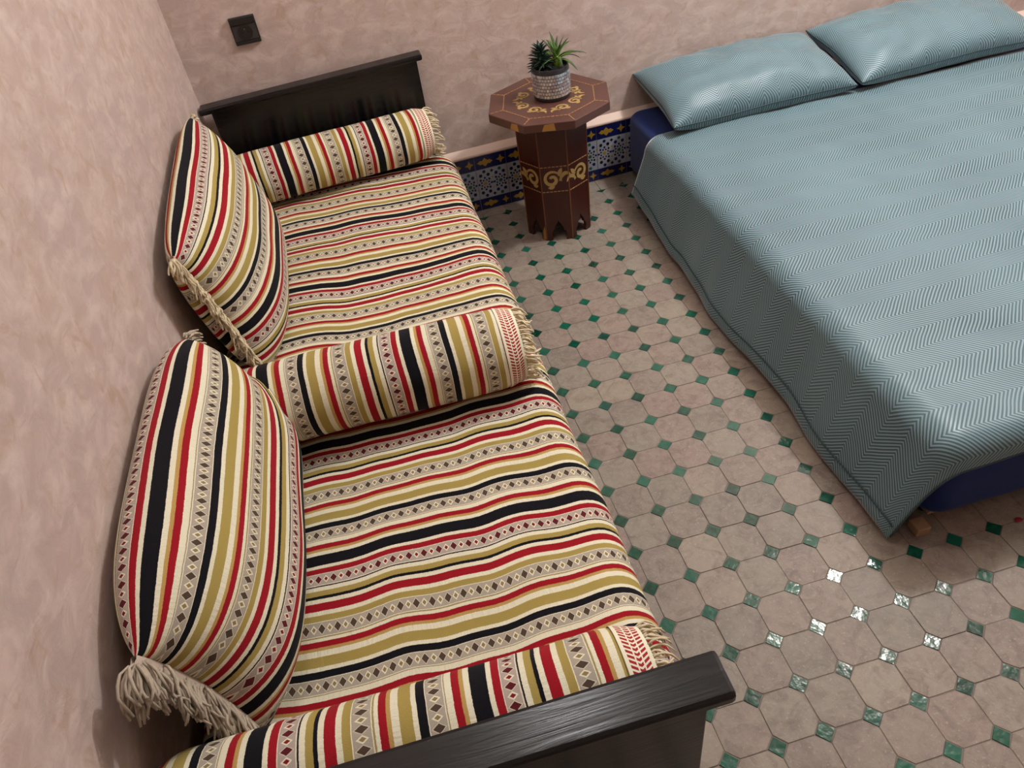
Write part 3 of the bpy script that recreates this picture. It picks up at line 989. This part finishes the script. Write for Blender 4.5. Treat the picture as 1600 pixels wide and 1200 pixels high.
# chipped veneer on the rim
for k, (t0, t1) in ((5, (0.35, 0.62)), (4, (0.62, 0.86))):
    a, b = Vector((*octv(2.24, k), 0)), Vector((*octv(2.24, k + 1), 0))
    n_ = Vector(((a.y - b.y), (b.x - a.x), 0)).normalized() * -1
    p, q = a.lerp(b, t0) + n_ * 0.004, a.lerp(b, t1) + n_ * 0.004
    zt_, zb_ = ZT - 0.03, ZT - 0.27
    i = n_ * -0.03
    V = [(p.x, p.y, zb_), (q.x, q.y, zb_), (q.x - (q - p).x * .1, q.y - (q - p).y * .1, zt_), (p.x + (q - p).x * .2, p.y + (q - p).y * .2, zt_ - .02)]
    V += [(v[0] + i.x, v[1] + i.y, v[2]) for v in V]
    mk('veneer_chip', (V, [(0, 1, 2, 3), (4, 7, 6, 5), (0, 4, 5, 1), (1, 5, 6, 2), (2, 6, 7, 3), (3, 7, 4, 0)]), M_CHIP, top, org=ORG[top.name], label='pale chipped veneer')
# eight body panels, each with an ogee arch cut out of the foot
RB = 1.34
for k in range(8):
    p, q = Vector((*octv(RB, k), 0)), Vector((*octv(RB, k + 1), 0))
    ex = (q - p); W = ex.length; ex.normalize()
    en = Vector((ex.y, -ex.x, 0))            # outward
    if en.dot(Vector((p.x - TC[0], p.y - TC[1], 0))) < 0: en = -en
    h = W / 2
    taper = 0.93
    half = [(-h, 0), (-h + 0.24, 0), (-h + 0.25, 0.14), (-h + 0.215, 0.26), (-h + 0.24, 0.38), (-h + 0.32, 0.43), (-h + 0.335, 0.53), (-h + 0.39, 0.65), (-0.05, 0.74)]
    prof = half + [(0.0, 0.86)] + [(-x, y) for x, y in reversed(half)] + [(h, ZT - 0.30), (-h, ZT - 0.30)]
    mid = (p + q) / 2
    def fr_(x, y, d, mid=mid, ex=ex, en=en):
        sc = 0.955 + 0.045 * min(1, y / 4.7)
        v = mid + ex * x * sc + en * d
        c = Vector((TC[0], TC[1], 0))
        off = (mid - c) * (sc - 1)
        return (v.x + off.x, v.y + off.y, y)
    n = len(prof)
    V = [fr_(x, y, 0) for x, y in prof] + [fr_(x * 0.93, y, -0.12) for x, y in prof]
    F = [tuple(range(n)), tuple(range(2 * n - 1, n - 1, -1))] + [(i, n + i, n + (i + 1) % n, (i + 1) % n) for i in range(n)]
    pn = mk('side_panel', (V, F), M_RED, tb, org=(mid.x, mid.y, 0))
    fr2 = lambda x, y, d, f=fr_: f(x, y, d + 0.0)
    for z in (2.05, 3.02):
        mk('inlay_line', dashes((-h + .02, z), (h - .02, z), fr2, wd=0.032), M_DASH, pn, org=ORG[pn.name], kind='stuff')
    f = 1 if k % 2 else -1
    mk('scroll_inlay', join(*[ribbon3(p_, w_, fr2) for p_, w_ in scroll(-0.10 * f, 2.53, 0.84, 0.15, f)]), M_INLAY, pn, org=ORG[pn.name])
    mk('corner_bead', tube([fr_(-h, 0.05, 0.0), fr_(-h, 2.3, 0.0), fr_(-h, ZT - 0.32, 0.0)], 0.022, 6), M_SEAM, tb, org=(mid.x, mid.y, 0))
    if k == 4:
        V = [fr_(x, y, dd) for dd in (-0.01, 0.008) for x, y in [(h - 0.19, 0.03), (h - 0.02, 0.05), (h - 0.02, 0.35), (h - 0.06, 0.62), (h - 0.16, 0.40)]]
        mk('veneer_chip', (V, [(5, 6, 7, 8, 9), (0, 4, 3, 2, 1)] + [(i, (i + 1) % 5, 5 + (i + 1) % 5, 5 + i) for i in range(5)]), M_CHIP, pn, org=ORG[pn.name], label='pale chipped veneer')

# ---------------------------------------------------------------- potted succulents
PC = (0.86, 18.34)
pt_ = thing('potted_succulents', (PC[0], PC[1], ZT + 0.01), 'small mirror-mosaic pot holding two green succulents on the side table', 'potted plant')
Z0 = ZT + 0.012
mk('pot', lathe([(0.50, Z0), (0.60, Z0), (0.635, Z0 + 0.04), (0.64, Z0 + 0.98), (0.63, Z0 + 1.05), (0.59, Z0 + 1.05), (0.58, Z0 + 0.90)], 40, (PC[0], PC[1], 0)), M_POT, pt_, smooth=False)
mk('soil', lathe([(0.585, Z0 + 0.70), (0.585, Z0 + 0.93), (0.3, Z0 + 0.96), (0.02, Z0 + 0.97)], 24, (PC[0], PC[1], 0)), M_SOIL, pt_)
ch = []
rnd = random.Random(4)
for r in range(7):
    for i in range(40):
        a = 2 * math.pi * (i + (r % 2) * .5) / 40
        z = Z0 + 0.13 + r * 0.112
        c = Vector((PC[0] + 0.645 * math.cos(a), PC[1] + 0.645 * math.sin(a), z + 0.05))
        m_ = Matrix.Translation(c) @ Matrix.Rotation(a + rnd.uniform(-.12, .12), 4, 'Z') @ Matrix.Rotation(rnd.uniform(-.12, .12), 4, 'Y')
        ch.append(xform(box(-0.01, 0.014, -0.044, 0.044, -0.045, 0.045), m_))
mk('mirror_mosaic', join(*ch), M_MIRROR, pt_, kind='stuff', label='rows of small mirror chips')
def leaf_mesh(name, L, W, bend, mat, thick=0.25):
    n = 7
    V, UV = [], []
    for k in range(n):
        t = k / (n - 1)
        w = W * (0.55 + 0.9 * t) * (1 - t) ** 0.75 if t < 1 else 0.0
        w = max(w, 0.004)
        x = L * t * math.cos(bend * t * 0.5)
        z = -L * t * math.sin(bend * t * 0.5)
        V += [(x, -w, z + w * 0.35), (x, 0, z - w * thick), (x, w, z + w * 0.35), (x, 0, z + w * 0.12)]
        UV += [(0, t)] * 4
    F = []
    for k in range(n - 1):
        for q in range(4):
            F.append((k * 4 + q, (k + 1) * 4 + q, (k + 1) * 4 + (q + 1) % 4, k * 4 + (q + 1) % 4))
    F += [(0, 1, 2, 3), tuple((n - 1) * 4 + q for q in (3, 2, 1, 0))]
    return meshdata(name, V, F, mat, UV, True)
LM = [leaf_mesh('succulent_leaf', 0.58, 0.085, 0.5, M_LEAF_D, 0.8), leaf_mesh('aloe_leaf', 1.0, 0.10, 1.1, M_LEAF_L, 0.4), leaf_mesh('aloe_leaf', 0.72, 0.09, 0.4, M_LEAF_L, 0.4)]
rnd = random.Random(9)
c1 = Vector((PC[0] - 0.27, PC[1] - 0.02, Z0 + 0.95))
mk('succulent_stem', tube([c1 - Vector((0, 0, .1)), c1 + Vector((-0.05, 0, 0.45)), c1 + Vector((-.06, 0.02, 0.72))], [0.10, 0.09, 0.03], 8), M_LEAF_D, pt_, smooth=True)
for k in range(56):
    t = k / 55
    a = k * 2.39996
    el = 0.15 + 1.15 * t ** 1.4
    p = c1 + Vector((-0.05 * t, 0, 0.02 + 0.66 * t))
    clone(LM[0], 'succulent_leaf', p, pt_, rot=(0, -el, a), scale=(1.0 - 0.45 * t, 1, 1))
c2 = Vector((PC[0] + 0.26, PC[1] + 0.02, Z0 + 0.93))
mk('aloe_stem', tube([c2 - Vector((0, 0, .05)), c2 + Vector((0.0, 0, 0.18)), c2 + Vector((0.02, 0.0, 0.36))], [0.14, 0.17, 0.12], 10), plain('pale_green_stem', srgb(120, 150, 50), 0.5), pt_, smooth=True)
for k in range(20):
    t = k / 19
    a = k * 2.39996 + 0.4
    el = 0.25 + 1.15 * t
    p = c2 + Vector((0.10 * math.cos(a) * (1 - t), 0.10 * math.sin(a) * (1 - t), 0.24 + 0.10 * t))
    clone(LM[1 if t < 0.65 else 2], 'aloe_leaf', p, pt_, rot=(0, -el, a), scale=(rnd.uniform(0.85, 1.15), 1, 1))

# ---------------------------------------------------------------- bed
BX0, BX1, BY0, BY1 = 4.45, 20.6, 1.45, wy(12) - TF - 0.42
ZBED = 2.72
bed = thing('bed', (12.5, 11, 0), 'low wooden bed base with a pale block foot under the navy mattress', 'bed')
mk('slat_base', box(BX0 + 0.3, BX1 - 0.3, BY0 + 0.25, BY1 - 0.2, 0.16, 0.25), M_OAK, bed, org=(12.5, 11, .4), bevel=0.02)
for x in (4.42, 12.5, 20.2):
    for y in (1.47, 11.0, 19.6):
        if y > 2: x = min(max(x, 5.2), 19.8)
        mk('foot', box(x - 0.17, x + 0.17, y - 0.15, y + 0.20, 0, 0.25), M_OAK, bed, org=(x, y, 0), bevel=0.02, label='pale wooden block foot')
def rbox(x0, x1, y0, y1, z0, z1, r, nseg=6, n=10):
    """box with rounded vertical corners and rounded top and bottom edges, optional subdivisions"""
    out = []
    def outline(ins):
        P = []
        rr = r
        for cx_, cy_, a0 in ((x1 - rr, y1 - rr, 0), (x0 + rr, y1 - rr, 90), (x0 + rr, y0 + rr, 180), (x1 - rr, y0 + rr, 270)):
            for k in range(nseg + 1):
                a = math.radians(a0 + 90 * k / nseg)
                P.append((cx_ + (rr - ins) * math.cos(a), cy_ + (rr - ins) * math.sin(a)))
        return P
    rings = []
    e = min(r * .6, (z1 - z0) * .3)
    for k in range(6):
        a = math.pi / 2 * k / 5
        rings.append((e * (1 - math.sin(a)), z0 + e * (1 - math.cos(a))))
    for k in range(6):
        a = math.pi / 2 * k / 5
        rings.append((e * (1 - math.cos(a)), z1 - e + e * math.sin(a)))
    V, F = [], []
    for ins, z in rings:
        V += [(x, y, z) for x, y in outline(ins)]
    m = 4 * (nseg + 1)
    for k in range(len(rings) - 1):
        F += [(k * m + i, k * m + (i + 1) % m, (k + 1) * m + (i + 1) % m, (k + 1) * m + i) for i in range(m)]
    F += [tuple(range(m - 1, -1, -1)), tuple((len(rings) - 1) * m + i for i in range(m))]
    return V, F
mk('bed_mattress', rbox(BX0, BX1, BY0, BY1, 0.255, ZBED, 0.60), M_NAVY, org=(12.5, 11, 0.255), smooth=True,
   label='thick bed mattress in a navy blue fitted sheet', cat='mattress')

# duvet: a sheet laid over the mattress, hanging to the floor on the long sides and short at the foot
DX0, DX1, DY0 = BX0 + 0.35, BX1 - 0.35, BY0 + 0.34
DZ = ZBED + 0.17
DHEAD = 18.1
def duvet_pt(p, q, lift=0.0):
    dx = max(0.0, DX0 - p); dxr = max(0.0, p - DX1); dy = max(0.0, DY0 - q)
    sx = -1 if dx > 0 else 1
    ddx = max(dx, dxr)
    d = math.hypot(ddx, dy)
    puff = 0.07 * noise.noise(Vector((p * 0.35, q * 0.35, 2.0))) + 0.03 * noise.noise(Vector((p * 0.9, q * 0.9, 5.0)))
    x = min(max(p, DX0), DX1); y = max(q, DY0)
    # head edge is turned down onto the mattress
    hd = max(0.0, 1 - (DHEAD - q) / 0.5) if q > DHEAD - 0.5 else 0.0
    z = DZ + puff - 0.10 * hd * hd
    if d > 0:
        ux, uy = sx * ddx / d, -dy / d
        R = 0.62 - 0.14 * (dy / d) ** 2
        arc = R * math.pi / 2
        if d < arc:
            a = d / R
            out = R * math.sin(a); drop = R * (1 - math.cos(a))
        else:
            e = d - arc
            fl = 0.28 if ddx > dy else 0.10
            fl = 0.10 + 0.20 * (ddx / d) ** 2
            out = R + e * fl; drop = R + e * math.sqrt(1 - fl * fl)
        fold = 0.0
        if drop > 0.4:
            k = min(1, (drop - 0.4) / 1.6)
            fold = k * (0.05 * math.sin(q * 0.7 + 0.8) * (ddx / d) + 0.07 * noise.noise(Vector((p * .2, q * 0.9, 8.0))) + 0.08 * math.sin(p * 1.6) * (dy / d) ** 2)
        zz = z - drop
        fz = 0.05 + lift
        if zz < fz:                            # reaches the floor and slides outwards
            out += (fz - zz) * 0.55
            zz = fz + 0.02 * noise.noise(Vector((p, q, 1)))
        # creases radiating from the foot corner
        z = zz
        x += ux * (out + fold); y += uy * (out + fold)
    return Vector((x, y, z + (lift if d == 0 else 0)))
PMIN, PMAX = DX0 - 3.15, DX1 + 3.15
QMIN = DY0 - 1.0
def hem_q(p):                                 # the foot hem rides up a little away from the corner
    return QMIN + 0.10 * math.sin(p * 0.5 + 0.5) + 0.12 * sstep(4.5, 6.5, p)
def hem_p(q):
    return PMIN + 0.45 * sstep(13.5, 17.6, q) + 0.06 * math.sin(q * 1.1)
def duvet():
    npx, nq = 150, 150
    V, F, UV = [], [], []
    for j in range(nq):
        tq = j / (nq - 1)
        for i in range(npx):
            tp = i / (npx - 1)
            # denser at the edges
            q0 = QMIN + (DHEAD - QMIN) * tq
            p = hem_p(q0) + (PMAX - hem_p(q0)) * tp
            q = hem_q(p) + (DHEAD - hem_q(p)) * tq
            V.append(tuple(duvet_pt(p, q)))
            UV.append((p * S, q * S))
    for j in range(nq - 1):
        for i in range(npx - 1):
            F.append((j * npx + i, j * npx + i + 1, (j + 1) * npx + i + 1, (j + 1) * npx + i))
    return (V, F), UV
g, uvd = duvet()
dv = mk('duvet', g, M_DUVET, org=(12, 9, 0.05), uvs=uvd, smooth=True,
        label='grey-teal herringbone duvet spread over the bed and hanging to the floor', cat='duvet')
so = dv.modifiers.new('thick', 'SOLIDIFY'); so.thickness = 0.006; so.offset = 0.0
path = [duvet_pt(hem_p(q) + 0.36, q) + Vector((-0.06, 0, 0.03)) for q in [DHEAD - (DHEAD - QMIN - 0.2) * k / 90 for k in range(91)]]
mk('piping', tube(path, 0.022, 6), M_PIPE, dv, org=ORG[dv.name], smooth=True, label='dark seam along the side hem')
path = [duvet_pt(p, hem_q(p) + 0.02) + Vector((0, -0.03, 0)) for p in [hem_p(QMIN) + 0.1 + (PMAX - PMIN - 0.2) * k / 120 for k in range(121)]]
mk('piping', tube(path, 0.026, 6), M_PIPE, dv, org=ORG[dv.name], smooth=True, label='dark edge along the foot hem')

# pillows
def pillow(c, hl, hw, th, tilt, yaw, label, seed):
    c = Vector(c)
    Rm = Matrix.Rotation(yaw, 3, 'Z') @ Matrix.Rotation(tilt, 3, 'X')
    U = Rm @ Vector((1, 0, 0)); W = Rm @ Vector((0, 1, 0)); N = Rm @ Vector((0, 0, 1))
    t = thing('pillow', (c.x, c.y, ZBED), label, 'pillow', 'teal pillows at the head of the bed')
    nu, nv = 60, 40
    def pt(u, v, sgn):
        eu = max(0, 1 - abs(u) ** 3.4); ev = max(0, 1 - abs(v) ** 3.0)
        d = th * eu ** 0.50 * ev ** 0.45 if sgn > 0 else 0.75 * th * eu ** 0.35 * ev ** 0.28
        cr = noise.noise(Vector((u * 3.0, v * 2.5, seed))) * 0.16 + noise.noise(Vector((u * 7.0, v * 5, seed + 4))) * 0.035
        edge = (1 - abs(u) ** 6) * (1 - abs(v) ** 6)
        # gathers running in from the seams
        ga = 0.05 * math.sin(u * 16 + seed + 2 * v) * abs(v) ** 3 + 0.05 * math.sin(v * 11 + seed) * abs(u) ** 3
        d += (cr + ga) * edge * (1 if sgn > 0 else 0.4)
        x = hl * u * (1 - 0.04 * (1 - v * v)); y = hw * v * (1 - 0.06 * (1 - u * u))
        p = c + U * x + W * y + N * d * sgn
        p += N * 0.10 * noise.noise(Vector((u * 1.5, v * 1.2, seed + 11)))
        lim = ZBED + 0.03 + (0.17 if p.y < DHEAD + .1 else 0)
        if p.z < lim: p.z = lim + (p.z - lim) * 0.06
        wl = wy(p.x) - 0.05
        if p.z < 2.7: wl -= TF
        if p.y > wl: p.y = wl + (p.y - wl) * 0.03
        return p
    sn = lambda i, n: math.sin(math.pi / 2 * (2 * i / (n - 1) - 1))
    V, F, UV = [], [], []
    for sgn in (1, -1):
        o = len(V)
        for j in range(nv):
            for i in range(nu):
                u, v = sn(i, nu), sn(j, nv)
                V.append(tuple(pt(u, v, sgn)))
                UV.append((v * hw * 1.15 * S + 0.4 * sgn, u * hl * 1.1 * S))
        for j in range(nv - 1):
            for i in range(nu - 1):
                q = (o + j * nu + i, o + j * nu + i + 1, o + (j + 1) * nu + i + 1, o + (j + 1) * nu + i)
                F.append(q if sgn > 0 else q[::-1])
    mk('pillow_case', (V, F), M_DUVET, t, uvs=UV, smooth=True)
    ring = [pt(-1 + 2 * k / 40, -1, 1) for k in range(41)] + [pt(1, -1 + 2 * k / 24, 1) for k in range(1, 25)] + \
           [pt(1 - 2 * k / 40, 1, 1) for k in range(1, 41)] + [pt(-1, 1 - 2 * k / 24, 1) for k in range(1, 25)]
    mk('piping', tube(ring, 0.028, 6), M_PIPE, t, smooth=True)
    return t
pillow((8.62, 19.36, 3.60), 3.68, 1.95, 0.88, 0.19, 0.03, 'teal pillow at the left corner of the bed beside the side table', 3)
pillow((16.34, 19.60, 3.68), 3.92, 2.0, 0.88, 0.19, 0.04, 'teal pillow at the right, farther from the side table', 14)

# ---------------------------------------------------------------- small red petal on the floor by the bed foot
rnd = random.Random(2)
V = [(6.62 + 0.10 * math.cos(a) * (1 + .25 * math.cos(a)), 1.00 + 0.065 * math.sin(a), 0.012 + 0.03 * abs(math.sin(a))) for a in [2 * math.pi * k / 12 for k in range(12)]]
V.append((6.62, 1.0, 0.012))
n = len(V)
V += [(x, y, z + 0.008) for x, y, z in V]
mk('flower_petal', (V, [((k + 1) % 12, k, 12) for k in range(12)] + [(n + k, n + (k + 1) % 12, n + 12) for k in range(12)] + [(k, (k + 1) % 12, n + (k + 1) % 12, n + k) for k in range(12)]),
   M_PETAL, org=(6.62, 1.0, 0.012), smooth=True, label='small dark red petal on the tiles by the bed foot', cat='petal')
